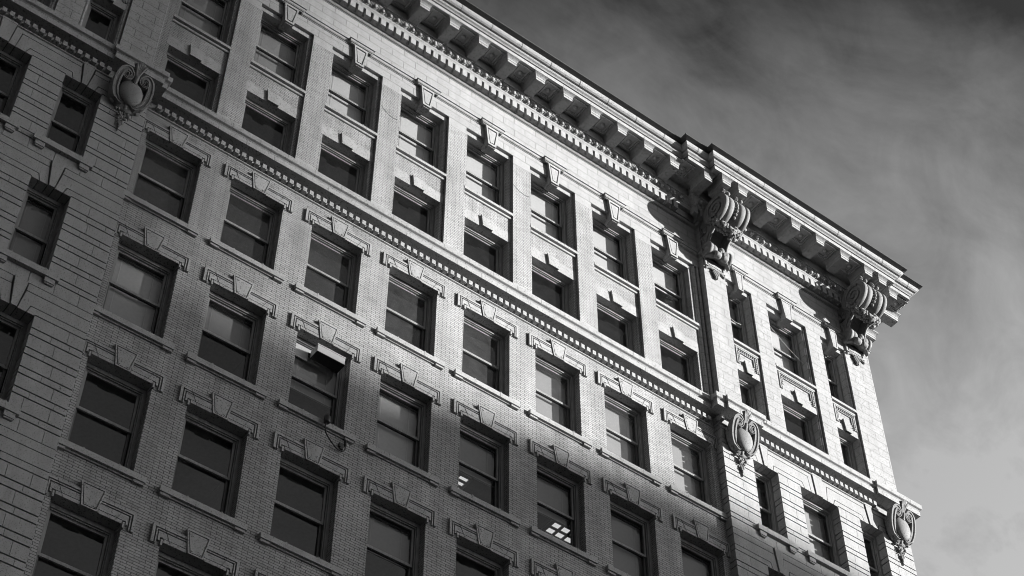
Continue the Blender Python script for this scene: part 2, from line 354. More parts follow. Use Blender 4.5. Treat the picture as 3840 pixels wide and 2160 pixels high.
# -- stone lintel with a keystone over each window of the brick bay
def lintel_meshes():
    L = MB(); hw = .893
    base = [(-hw, -.03), (-.66, -.03), (-.66, .045), (.66, .045), (.66, -.03), (hw, -.03), (hw, .40), (-hw, .40)]
    L.prism_y(base, -.008, .17)
    for sg in (-1, 1):
        def X(p): return [(sg * x, z) for x, z in p]
        g = .028; y = -.06
        # outer border band of the panel, a thin bead, then the field
        L.prism_y(X([(hw, -.03), (hw, .40), (.20, .40), (.20, .345), (hw - .055, .345), (hw - .055, -.03)]), y, 0)
        a = hw - .055 - g
        L.prism_y(X([(a, -.03), (a, .345 - g), (.20, .345 - g), (.20, .345 - g - .022), (a - .022, .345 - g - .022), (a - .022, -.03)]), y + .004, 0)
        b = a - .022 - g
        L.prism_y(X([(b, .06), (b, .345 - 2 * g - .022), (.19, .345 - 2 * g - .022), (.19, .135), (.72, .135), (.72, .06)]), y + .006, 0)
        L.prism_y(X([(.645, .045), (.645, .118), (.18, .118), (.18, .045)]), y + .002, .0)
        L.prism_y(X([(.70, -.03), (.70, .10), (.662, .10), (.662, -.03)]), y + .001, 0)
    for sg in (-1, 1):                                # raking joints between the lintel stones
        L.prism_y([(sg * .50, .046), (sg * .508, .046), (sg * .668, .398), (sg * .66, .398)], -.0625, -.02, 1)
    K = MB()
    def trap(s, zt, zb): return [(-.245 + s, zt), (.245 - s, zt), (.160 - s, zb), (-.160 + s, zb)]
    K.prism_y(trap(0, .575, .04), -.05, .0)
    o, i1 = trap(.0, .575, .04), trap(.032, .548, .068)
    n = 4
    for i in range(n): K.prism_y([o[i], o[(i + 1) % n], i1[(i + 1) % n], i1[i]], -.08, -.04)
    K.prism_y(trap(.052, .528, .088), -.076, -.03)
    K.box(-.14, -.10, -.088, -.07, .45, .48); K.box(-.10, -.07, -.088, -.07, .11, .14); K.box(.06, .10, -.088, -.07, .11, .14)
    return L.mesh('lintel', ['stone', 'groove']), K.mesh('keystone', 'stone')
LM, KM = lintel_meshes()

ROWS = 'ABCDE'
BL = {('A', 5): (1, 'd'), ('A', 6): (1, 'd'), ('A', 7): (1, 'd'), ('B', 0): (1, 'c'), ('B', 1): (.40, 'd'), ('B', 2): (.55, 'd'), ('B', 3): (1, 'c'), ('B', 4): (.5, 'd'),
      ('B', 5): (.52, 'd'), ('B', 6): (1, 'd'), ('B', 7): (1, 'd'), ('C', 3): (.45, 'd'), ('C', 5): (1, 'd')}
holes = []
for r, H in zip(ROWS, HEADS):
    for c in range(8): holes.append((CX[c] - WID / 2, CX[c] + WID / 2, H - 2.25, H + .06))
bw = MB(); holed_wall(bw, -.2, XR, GROUND + 5, 6.45, 0, holes, .36)
world(bw, 'brick_wall', 'brick', B)
for r, H in zip(ROWS[:4], HEADS):
    for c in range(8):
        w, sm = window(WID / 2, 2.295, 1.22, B, (CX[c], .19, H - 2.25), BL.get((r, c)), (.915, .29, .135, 1), glass='dusty' if r == 'A' else 'glass')
        place('sill', sm, w, (CX[c], .19, H - 2.25))
        l = place('lintel', LM, B, (CX[c], 0, H)); place('keystone', KM, l, (CX[c], 0, H))

# ------------------------------------------------------------------ rusticated end pavilions
LEV = [.035, -.295, -.47, -.80, -.97, -1.30, -1.47, -1.80, -1.96, -2.30, -2.46, -2.80, -2.97, -3.31, -3.493]
WIN = [(17.905, .435), (19.80, .68), (21.695, .435)]
def pavilion(m):                                     # m mirrors x for the left pavilion
    G = 0.0165; heads = [5.78, 2.25, -1.28, -4.81]
    blocks = MB(); core = MB(); keys = []
    def blk(poly, y1=.20): blocks.prism_y([(m(x), z) for x, z in inset(poly, .0105)], -P, y1)
    def run(xa, xb, z0, z1, y1=.2):                  # one course cut into stones
        big = (z1 - z0) > .25; x = xa; first = True
        while x < xb - .02:
            n = random.uniform(.46, .62) if big else random.uniform(.36, .5)
            if first: n *= random.choice((.55, 1.0)); first = False
            e = x + n
            if xb - e < .2: e = xb
            ga = .0045 if x > xa else 0; gb = .0045 if e < xb else 0
            blocks.prism_y([(m(x + ga), z0 + G), (m(e - gb), z0 + G), (m(e - gb), z1 - G), (m(x + ga), z1 - G)], -P, y1); x = e
    piers = [(XR, WIN[0][0] - WIN[0][1]), (WIN[0][0] + WIN[0][1], WIN[1][0] - WIN[1][1]), (WIN[1][0] + WIN[1][1], WIN[2][0] - WIN[2][1]), (WIN[2][0] + WIN[2][1], XE)]
    for H in heads:
        for i in range(len(LEV) - 1):
            z1, z0 = H + LEV[i], H + LEV[i + 1]
            if i < 9:
                for a, b in piers: run(a, b, z0, z1)
            elif i < 11: run(XR, XE, z0, z1, .1)
        # voussoir zone: stones between neighbouring windows, following the raking joints
        E = [None] + WIN + [None]
        for a, b in zip(E, E[1:]):
            def side(w, s, lvl):
                # bottom and top x of raking joint lvl on side s of window w
                if w is None: return None
                c, hw = w; wide = hw > .5
                bt = {1: (.51, .59), 2: (.285, .345), 3: (.127, .185)} if wide else {1: (.258, .313), 2: (.07, .145), 3: (.07, .145)}
                return c + s * bt[lvl][0], c + s * bt[lvl][1]
            zt = {1: H + .20, 2: H + .53, 3: H + .74}
            prevz = {1: H + .035, 2: H + .20, 3: H + .53}
            for lvl in (1, 2, 3):
                poly = []
                if a is None: poly += [(XR, prevz[lvl])]
                else:
                    c, hw = a; wide = hw > .5
                    b_, t_ = side(a, 1, lvl)
                    if lvl == 1: poly += [(c + hw, prevz[1]), (c + hw, H), (b_, H), (t_, zt[1])]
                    elif lvl == 3 and not wide: poly += [(c + .145, prevz[3]), (c + .155, zt[3])]
                    else:
                        pb, pt = side(a, 1, lvl - 1); poly += [(pt, prevz[lvl]), (pb, H), (b_, H), (t_, zt[lvl])]
                if a is None: poly += [(XR, zt[lvl])]
                if b is None: poly += [(XE, zt[lvl]), (XE, prevz[lvl])]
                else:
                    c, hw = b; wide = hw > .5
                    b_, t_ = side(b, -1, lvl)
                    if lvl == 1: poly += [(t_, zt[1]), (b_, H), (c - hw, H), (c - hw, prevz[1])]
                    elif lvl == 3 and not wide: poly += [(c - .155, zt[3]), (c - .145, prevz[3])]
                    else:
                        pb, pt = side(b, -1, lvl - 1); poly += [(t_, zt[lvl]), (b_, H), (pb, H), (pt, prevz[lvl])]
                blk(poly)
        for c, hw in WIN:
            kb, kt = (.127, .185) if hw > .5 else (.07, .15)
            k = MB(); k.prism_y([(m(c) + x, z) for x, z in ((-kb + .012, H), (kb - .012, H), (kt - .012, H + .74), (-kt + .012, H + .74))], -P - .03, .2)
            keys.append(k)
    # bed behind the joints, coloured dark for the shade deep in the grooves
    cx0 = XR + .03; hol = [(c - hw - .04, c + hw + .04, H - 2.33, H + .04) for H in heads for c, hw in WIN]
    xs = sorted([m(XR + .04), m(XE - .04)])
    holed_wall(core, xs[0], xs[1], GROUND + 5, 6.5, -P + .045, [tuple(sorted((m(h[0]), m(h[1])))) + (h[2], h[3]) for h in hol], .40)
    for xx, yy in ((XR + .04, .3), (XE - .04, 14.0)):
        core.quad((m(xx), -P + .045, GROUND + 5), (m(xx), yy, GROUND + 5), (m(xx), yy, 6.5), (m(xx), -P + .045, 6.5))
    w = world(blocks, 'rusticated_wall', 'rust', B); world(core, 'joint_bed', 'groove', w)
    for k in keys: world(k, 'keystone', 'rust', w)
    # side of the corner behind the first stones
    for H in heads[:3]:
        for n, (c, hw) in enumerate(WIN):
            x = m(c); left = m(0) != 0
            if left and (H < -1 and n != 0 or H > -2 and n == 2): continue
            bl = None
            if left and -.5 < H < 3: bl = (1, 'd') if n == 0 else None
            elif n == 1 and not left: bl = (1, 'd')
            ww, sm = window(hw, 2.33, 1.17, B, (x, .03, H - 2.33), bl, (hw + .225, .365, .16, 2))
            place('sill', sm, ww, (x, .03, H - 2.33))
pavilion(lambda x: x)
pavilion(mir)
sw = MB(); sw.quad((XE - .002, .21, GROUND + 5), (XE - .002, 14, GROUND + 5), (XE - .002, 14, 14.7), (XE - .002, .21, 14.7))
world(sw, 'side_wall', 'ashlar', B)

# ------------------------------------------------------------------ intermediate cornice with dentils
def path_mid(br):
    def f(D):
        o = P + D; q = .08 if D >= .10 else 0
        pts = [(-7.0, -o), (-1.075 - D, -o), (-1.075 - D, -o - q), (-.324 + D, -o - q), (-.324 + D, -o), (-.2 + D, -o), (-.2 + D, -D), (XR - D, -D), (XR - D, -o),
               (16.73 - D, -o), (16.73 - D, -o - q), (17.49 + D, -o - q), (17.49 + D, -o), (22.11 - D, -o), (22.11 - D, -o - q), (XE + D + q, -o - q), (XE + D + q, .55), (XE + D, .55), (XE + D, 14)]
        return pts
    return f
pm = path_mid(True)
mc = MB()
sweep(mc, [(0, 6.44), (.035, 6.452), (.035, 6.47), (.02, 6.50), (.0, 6.52), (-.01, 6.54), (-.06, 6.545), (-.06, 6.852), (.226, 6.852), (.228, 7.005), (.215, 7.01), (.212, 7.03), (.235, 7.06), (.275, 7.075), (.29, 7.085), (.29, 7.235), (.0, 7.245)], pm)
# fine vertical joints between the blocks: shallow slots cut as dark slips
MC = world(mc, 'intermediate_cornice', 'stone', B)
jn = MB(); x = -6.6
while x < 23.3:
    base = P if (x < -.1 or x > XR - .1) else 0
    q = .08 if (-1.3 < x < -.1 or 16.5 < x < 17.7 or x > 21.9) else 0
    if not (-1.5 < x < .1 and abs(x + .9) > .9) and not (15.9 < x < 16.5):
        jn.box(x - .004, x + .004, -base - q - .2295, -base - q - .22, 6.856, 7.0); jn.box(x + .3, x + .308, -base - q - .2915, -base - q - .28, 7.09, 7.23)
    x += .735
world(jn, 'block_joint', 'groove', MC)
def dent_run(xa, xb, base):
    dn = MB(); n = int(round((xb - xa) / .1805)); st_ = (xb - xa) / n
    comb(dn, [(xa + (i + .5) * st_ - .052, xa + (i + .5) * st_ + .052) for i in range(n)], -base + .03, -base - .108, 6.555, 6.695, xa, xb)
    world(dn, 'dentil_course', 'stone', MC)
dent_run(0.0, XR - .12, 0); dent_run(-6.9, -1.2, P); dent_run(17.55, 22.0, P); dent_run(XR - .05, 16.55, P)
dn = MB()
for y in range(8): dn.box(XE + .03, XE + .105, y * .1805 + .0, y * .1805 + .11, 6.555, 6.70)
world(dn, 'dentil_course', 'stone', MC)

# ------------------------------------------------------------------ two upper storeys: brick piers and recessed bays
UO = .779; UH = .68; RY = .09                        # half opening, half window, recess depth
xl = [-1.0] + [UX[c] + UO for c in range(8)]; xr = [UX[c] - UO for c in range(8)] + [16.33]
for i in range(8):
    p = MB(); a, b = xl[i], xr[i]
    p.box(a, b, 0, .5, 7.70, 12.58, 0 if 0 < i else 0); p.box(a - .003, b + .003, -.004, .5, 7.24, 7.70, 1); p.box(a, b, 0, .5, 12.58, 12.89, 1)
    if i == 0: p = MB(); p.box(a, -.28, 0, .5, 7.24, 12.89, 2); p.box(-.28, b, 0, .5, 7.70, 12.58, 0); p.box(-.28, b, 0, .5, 7.24, 7.70, 1); p.box(-.28, b, 0, .5, 12.58, 12.89, 1)
    world(p, 'brick_pier', ['brick', 'stone', 'ashlar'], B)
BLU2 = {0: (1, 'd'), 1: (1, 'd'), 7: (.45, 'c')}
sp_m = MB(); holed_wall(sp_m, -UO, UO, 7.24, 12.74, RY, [(-UH, UH, 7.24, 9.27), (-UH, UH, 10.28, 12.745)], .34)
sp_mesh = sp_m.mesh('recessed_bay', 'brick')
li = MB()
li.prism_y([(-UH, 9.255), (UH, 9.255), (UO - .002, 9.255), (UO - .002, 9.62), (-UO + .002, 9.62), (-UO + .002, 9.255)], RY - .006, RY + .2)
lk = MB()
lk.prism_y([(-.155, 9.256), (.155, 9.256), (.20, 9.66), (-.20, 9.66)], RY - .045, RY)
lk.prism_y([(-.155, 9.256), (.155, 9.256), (.16, 9.30), (-.16, 9.30)], RY - .07, RY); lk.prism_y([(-.155, 9.30), (-.12, 9.30), (-.16, 9.66), (-.20, 9.66)], RY - .07, RY)
us = MB(); us.prism_x([(RY + .2, 10.28), (-.01, 10.28), (-.01, 10.375), (RY + .2, 10.385)], -UO + .003, UO - .003)
us.prism_x([(RY, 10.17), (.05, 10.18), (.04, 10.20), (.04, 10.235), (.055, 10.25), (.065, 10.28), (RY, 10.28)], -UO + .003, UO - .003)
for x in (-.36, .36): us.box(x - .012, x + .012, -.013, .05, 10.285, 10.40)
hd = MB(); hd.box(-UO + .003, UO - .003, RY - .006, RY + .3, 12.735, 12.888)
kk = MB()                                             # long keystone bracket of the top windows
kk.prism_y([(-.13, 12.60), (.13, 12.60), (.21, 13.372), (-.21, 13.372)], -.055, .22)
def kband(s, t): return [(-.13 + s, 12.60 + t), (.13 - s, 12.60 + t), (.21 - s, 13.372 - t), (-.21 + s, 13.372 - t)]
o_, i_ = kband(0, 0), kband(.05, .07)
for i in range(4): kk.prism_y([o_[i], o_[(i + 1) % 4], i_[(i + 1) % 4], i_[i]], -.105, -.07)
kk.prism_y(kband(.078, .115), -.098, -.05)
kk.box(-.09, .09, -.06, .18, 12.575, 12.60)
meshes_u = [m_.mesh(n_, 'stone') for m_, n_ in ((li, 'lintel'), (lk, 'keystone'), (us, 'sill'), (hd, 'window_head'), (kk, 'keystone_bracket'))]
for c in range(8):
    x = UX[c]; bay = place('recessed_bay', sp_mesh, B, (x, 0, 0))
    for m_, n_ in zip(meshes_u, ('lintel', 'keystone', 'sill', 'window_head', 'keystone_bracket')): place(n_, m_, bay, (x, 0, 0))
    window(UH, 2.015, .89, B, (x, .29, 7.24)); window(UH, 2.36, 1.24, B, (x, .28, 10.38), BLU2.get(c, (1, 'c')))

# upper pavilion walls
WU = [(17.91, .40, .50), (19.77, .665, .78), (21.63, .40, .50)]     # axis, half window, half opening
def upper_pav(m):
    def xs(a, b): return sorted((m(a), m(b)))
    ed = [16.60, WU[0][0] - WU[0][2], WU[0][0] + WU[0][2], WU[1][0] - WU[1][2], WU[1][0] + WU[1][2], WU[2][0] - WU[2][2], WU[2][0] + WU[2][2], XE]
    for i in range(0, 8, 2):
        p = MB(); a, b = xs(ed[i], ed[i + 1]); p.box(a, b, -PU, .5, 7.24, 12.89)
        if i == 0:                                    # stepped and rolled edge towards the brick bay
            a, b = xs(16.32, 16.60); p.box(a, b, .06, .5, 7.24, 14.62)
            p.lathe([(7.24, .055), (14.64, .055)], (m(16.53), .05, 0), 'z', 14); p.lathe([(7.24, .05), (14.64, .05)], (m(16.40), .07, 0), 'z', 14)
        world(p, 'stone_pier', 'ashlar', B)
    for n, (c, hw, ho) in enumerate(WU):
        x = m(c)
        if m(0) != 0 and n == 2: continue
        p = MB(); holed_wall(p, x - ho, x + ho, 7.24, 12.74, -PU + RY, [(x - hw, x + hw, 7.24, 9.27), (x - hw, x + hw, 10.30, 12.745)], .34)
        y = -PU + RY
        for sg in (-1, 1): p.lathe([(7.24, .035), (12.8, .035)], (x + sg * (hw + (ho - hw) * .5), y, 0), 'z', 12)
        bay = world(p, 'recessed_bay', 'ashlar', B)
        s_ = MB(); s_.box(x - ho + .003, x + ho - .003, y - .10, y + .2, 10.28, 10.375)
        s_.prism_x([(y, 10.17), (y - .04, 10.18), (y - .05, 10.20), (y - .05, 10.235), (y - .02, 10.28), (y, 10.28)], x - ho + .003, x + ho - .003); world(s_, 'sill', 'stone', bay)
        t_ = MB(); t_.box(x - hw - .02, x + hw + .02, y - .02, y + .2, 9.256, 9.50); world(t_, 'lintel', 'stone', bay)
        k_ = MB(); k_.prism_y([(x - .10, 9.257), (x + .10, 9.257), (x + .15, 9.70), (x - .15, 9.70)], y - .06, y); k_.prism_y([(x - .10, 9.257), (x - .07, 9.257), (x - .12, 9.70), (x - .15, 9.70)], y - .085, y)
        k_.prism_y([(x - .07, 9.257), (x + .10, 9.257), (x + .11, 9.30), (x - .07, 9.30)], y - .085, y); world(k_, 'keystone', 'stone', bay)
        # panel with an egg border over the lower window
        q = MB(); a = hw + .0; zt, zb = 10.15, 9.52
        q.box(x - a, x + a, y - .05, y, zt - .035, zt); q.box(x - a, x - a + .03, y - .05, y, zb, zt - .035); q.box(x + a - .03, x + a, y - .05, y, zb, zt - .035)
        for k in range(int(2 * a / .075)): q.ell((x - a + .05 + k * .075, y - .02, zt - .085), (.028, .035, .042), 8, 6)
        for k in range(int((zt - zb) / .075) - 1):
            for sg in (-1, 1): q.ell((x + sg * (a - .075), y - .02, zt - .16 - k * .075), (.042, .035, .028), 8, 6)
        i_ = a - .13
        if i_ > .1:
            q.box(x - i_, x + i_, y - .035, y, zt - .16, zt - .135); q.box(x - i_, x - i_ + .02, y - .035, y, 9.72, zt - .16); q.box(x + i_ - .02, x + i_, y - .035, y, 9.72, zt - .16)
        world(q, 'egg_border_panel', 'stone', bay)
        h_ = MB(); h_.box(x - ho + .003, x + ho - .003, y - .006, y + .3, 12.735, 12.888); world(h_, 'window_head', 'stone', bay)
        kk_ = MB(); s = .72 if n != 1 else 1
        kk_.prism_y([(x - .13 * s, 12.60), (x + .13 * s, 12.60), (x + .21 * s, 13.372), (x - .21 * s, 13.372)], -PU - .075, .1)
        kb_ = [(x - .13 * s, 12.60), (x + .13 * s, 12.60), (x + .21 * s, 13.372), (x - .21 * s, 13.372)]; ki_ = inset(kb_, .04)
        kb_ = inset(kb_, 0)
        for i in range(4): kk_.prism_y([kb_[i], kb_[(i + 1) % 4], ki_[(i + 1) % 4], ki_[i]], -PU - .105, -PU - .07)
        kk_.prism_y(inset(kb_, .055), -PU - .098, -PU - .07)
        world(kk_, 'keystone_bracket', 'stone', bay)
        window(hw, 2.015, .89, B, (x, y + .2, 7.24)); window(hw, 2.36, 1.24, B, (x, y + .19, 10.38), (1, 'c') if n == 1 else None)
upper_pav(lambda x: x); upper_pav(mir)

# ------------------------------------------------------------------ frieze and string course
def path_wall(D):
    return [(-7.0, -PU - D), (-.4 + D, -PU - D), (-.4 + D, -D), (16.60 - D, -D), (16.60 - D, -PU - D), (XE + D, -PU - D), (XE + D, 14)]
fr = MB(); sweep(fr, [(-.45, 12.889), (.001, 12.889), (.001, 14.66)], path_wall); FR = world(fr, 'frieze', 'ashlar', B)
keyx = [(x, .30) for x in UX] + [(c, .30 if hw > .5 else .235) for c, hw, ho in WU] + [(mir(c), .235) for c, hw, ho in WU[:1]]
keyx.sort()
def path_str(D):
    pts = [(-7.0, -PU - D)]; left = True
    for x, h in keyx:
        o = PU if (x < -.3 or x > 16.5) else 0
        if x > -.3 and left: pts += [(-.4 + D, -PU - D), (-.4 + D, -D)]; left = False
        if x > 16.5 and pts[-1][1] > -PU - D + .001: pts += [(16.60 - D, -D), (16.60 - D, -PU - D)]
        pts += [(x - h - D, -o - D), (x - h - D, -o - D - .085), (x + h + D, -o - D - .085), (x + h + D, -o - D)]
    pts += [(XE + D, -PU - D), (XE + D, 14)]
    return pts
st = MB(); sweep(st, [(0, 13.365), (.018, 13.367), (.02, 13.385), (.006, 13.387), (.006, 13.40), (.035, 13.405), (.055, 13.425), (.066, 13.45), (.066, 13.472), (.045, 13.474), (.045, 13.486), (.088, 13.49), (.088, 13.512), (0, 13.52)], path_str)
world(st, 'string_course', 'stone', B)

# ------------------------------------------------------------------ main cornice
def path_top(D):
    a = PU + min(max(D, 0), 1.0) * .04; c2 = .20 if D > 1.0 else 0; xj = 16.60 - .18 * min(max((D - .1) / .5, 0), 1); xl_ = 2 * MID - xj
    return [(-7.2, -a - D), (xl_ + D, -a - D), (xl_ + D, -D), (xj - D, -D), (xj - D, -a - D), (17.262 - D, -a - D), (17.262 - D, -a - c2 - D),
            (22.31 + D, -a - c2 - D), (22.31 + D, -a - D), (XE + D, -a - D), (XE + D, 14)]
bm_ = MB(); sweep(bm_, [(0, 14.635), (.018, 14.636), (.018, 14.652), (.004, 14.654), (.004, 14.664), (.04, 14.668), (.07, 14.688), (.088, 14.712), (.09, 14.728), (.07, 14.73), (.07, 14.742), (.11, 14.744), (.11, 14.752), (.125, 14.752), (.128, 15.0), (.26, 15.0), (.275, 15.03), (.278, 15.055), (.285, 15.058), (.30, 15.085), (.305, 15.115), (.32, 15.12)], path_top)
BM = world(bm_, 'bed_moulding', 'stone', B)
ed_ = MB(); sweep(ed_, [(.30, 15.115), (.32, 15.12), (.325, 15.14), (.37, 15.19), (.42, 15.255), (.43, 15.27), (.46, 15.272), (.46, 15.297), (.44, 15.299), (.44, 15.62)], path_top)
def egg(x, y, ax):                                    # one egg with its two shell rims on the sloping ovolo
    if ax == 'f':
        ed_.ell((x, y - .385, 15.195), (.062, .048, .075), 10, 8)
        for sg in (-1, 1): ed_.tube([(x + sg * .05, y - .43, 15.26), (x + sg * .085, y - .405, 15.21), (x + sg * .07, y - .36, 15.15), (x + sg * .02, y - .335, 15.118)], .011, 6)
        ed_.tube([(x + .122, y - .43, 15.26), (x + .122, y - .345, 15.13)], [.012, .008], 6)
x = -.1
DP = .2445
def dents(xa, xb, base, a_in):
    d_ = MB(); n = int((xb - xa) / DP) + 1
    comb(d_, [(xa + i * DP, xa + i * DP + .157) for i in range(n)], -base - .13, -base - .262, 14.742, 14.998, xa - .02, xa + n * DP)
    for i in range(n): egg(xa + i * DP + .20, -base, 'f')
    world(d_, 'dentil_course', 'stone', BM)
s0 = 6.31 - math.floor((6.31 - .25) / DP) * DP
dents(s0, XR - .62, 0, 0); dents(XR - .22, XE + .1, PU + .02, 0); dents(-4, -.5, PU + .02, 0)
d_ = MB()
for k in range(30): d_.box(XE + PU * 0 + .12, XE + .262, -.2 + k * DP, -.2 + k * DP + .157, 14.742, 14.998)
world(d_, 'dentil_course', 'stone', BM)
ED = world(ed_, 'egg_and_dart_moulding', 'stone', B)
co = MB()
sweep(co, [(.44, 15.62), (1.06, 15.62), (1.06, 15.595), (1.135, 15.595), (1.137, 15.735), (1.11, 15.738), (1.11, 15.756), (1.16, 15.762), (1.175, 15.785), (1.195, 15.80), (1.225, 15.815), (1.245, 15.84), (1.25, 15.862), (1.20, 15.868), (1.20, 15.885)], path_top)
CO = world(co, 'corona', 'stone', B)
# joints of the corona blocks
jn = MB(); x = 0.1
while x < 23.0:
    if x < 14.6: jn.box(x - .004, x + .004, -1.1385, -1.12, 15.60, 15.75)
    elif 16.6 < x < 23: jn.box(x - .004, x + .004, -1.1385 - .42, -1.53, 15.60, 15.75)
    x += .979
world(jn, 'block_joint', 'groove', CO)
gu = MB()
sweep(gu, [(1.19, 15.88), (1.25, 15.882), (1.30, 15.893), (1.345, 15.925), (1.37, 15.97), (1.377, 16.01), (1.37, 16.055), (1.35, 16.085), (1.32, 16.10)], path_top)
for f in range(len(gu.f)): gu.sm[f] = True
GU = world(gu, 'gutter', 'stone', B)
rg = MB(); x = 1.0
def gut_ring(x, base, w=.02):
    pr = [(1.25, 15.882), (1.30, 15.893), (1.345, 15.925), (1.37, 15.97), (1.377, 16.01), (1.37, 16.055), (1.35, 16.085)]
    for (D0, z0), (D1, z1) in zip(pr, pr[1:]):
        rg.add([(x - w / 2, -base - D0 - .004, z0), (x + w / 2, -base - D0 - .004, z0), (x + w / 2, -base - D1 - .004, z1), (x - w / 2, -base - D1 - .004, z1)], [(0, 1, 2, 3)])
while x < 14.9: gut_ring(x, 0); x += 1.03
for x in (15.5, 18.93, 19.95, 20.92, 21.9, 22.8, 17.9, 16.9): gut_ring(x, .42 if x > 16 else .22)
gut_ring(24.1, .22)
world(rg, 'gutter_joint', 'groove', GU)
lp = MB(); sweep(lp, [(1.32, 16.10), (1.36, 16.105), (1.47, 16.135), (1.485, 16.14), (1.487, 16.185), (1.47, 16.195), (.9, 16.26), (-2.0, 16.4)], path_top)
LP = world(lp, 'roof_edge', 'metal', B)
pins = MB(); x = .5
while x < 24.3:
    b_ = 0 if x < 14.8 else (.42 if 15.85 < x < 23.7 else .22)
    for dx in (0, random.uniform(.1, .4)):
        pins.tube([(x + dx, -1.44 - b_, 16.18), (x + dx + random.uniform(-.02, .02), -1.45 - b_, 16.18 + random.uniform(.03, .085))], .006, 5)
    x += .515 * random.uniform(.8, 1.3)
world(pins, 'gutter_clip', 'metal', LP)
rf = MB(); rf.quad((-7.2, 1.8, 16.38), (25.0, 1.8, 16.38), (25.0, 14, 16.38), (-7.2, 14, 16.38)); rf.quad((-7.0, 14, GROUND), (XE, 14, GROUND), (XE, 14, 16.38), (-7.0, 14, 16.38)); rf.quad((-7.0, .4, GROUND), (-7.0, 14, GROUND), (-7.0, 14, 16.38), (-7.0, .4, 16.38))
world(rf, 'roof', 'roof', B)

# modillions and the coffers between them
md = MB(); md.box(-.152, .152, -1.055, -.42, 15.30, 15.62)
def mprof(x0, x1, y, z0, z1): md.box(x0, x1, y, -.43, z0, z1)
md.box(-.162, .162, -1.066, -.43, 15.385, 15.47); md.box(-.172, .172, -1.076, -.43, 15.47, 15.50)
for k in range(5):
    t = k / 4; e = .03 + .045 * (1 - math.cos(t * math.pi / 2)) + .01 * t
    md.box(-.152 - e, .152 + e, -1.055 - e, -.43, 15.50 + k * .018, 15.518 + k * .018)
md.box(-.245, .245, -1.145, -.43, 15.59, 15.615)
md.box(-.12, .12, -.98, -.52, 15.288, 15.30)
MODM = md.mesh('modillion', 'stone')
for k in range(-6, 9): place('modillion', MODM, CO, (7.16 + .979 * k, 0, 0))
for x in (16.10, 23.62): place('modillion', MODM, CO, (x, -.22, 0))
for x in (16.62, 17.25, 18.36, 19.36, 20.36, 21.37, 22.37, 22.97): place('modillion', MODM, CO, (x, -.42, 0))
for y in (-.50, .48, 1.46, 2.44):
    o = place('modillion', MODM, CO, (XE + .22, y, 0)); o.rotation_euler.z = math.pi / 2
cf = MB()
def coffer(w=.49):
    for a, d, h in ((0, 0, .05), (.075, .05, .035)):
        x0, x1, y0, y1 = -w / 2 + a, w / 2 - a, -1.04 + a * .8, -.50 + a * .8 * 0 + (0 if a == 0 else -.06)
        t = .05
        cf.box(x0, x1, y0, y0 + t, 15.62 - h, 15.619); cf.box(x0, x1, y1 - t, y1, 15.62 - h, 15.619)
        cf.box(x0, x0 + t, y0 + t, y1 - t, 15.62 - h, 15.619); cf.box(x1 - t, x1, y0 + t, y1 - t, 15.62 - h, 15.619)
    for k in range(7): cf.ell((-w / 2 + .06 + k * .06, -.56, 15.575), (.026, .03, .03), 8, 5)
    for k in range(7): cf.ell((w / 2 - .035, -.96 + k * .06, 15.575), (.03, .026, .03), 8, 5)
    cf.ell((0, -.78, 15.60), (.07, .07, .045), 10, 6)
coffer(); CFM = cf.mesh('coffer', 'stone')
for k in range(-6, 8): place('coffer', CFM, CO, (7.16 + .979 * (k + .5), 0, 0))
for x in (17.86, 18.86, 19.86, 20.86, 21.87): place('coffer', CFM, CO, (x, -.42, 0))
for x in (15.4, 24.1): place('coffer', CFM, CO, (x, -.2, 0))

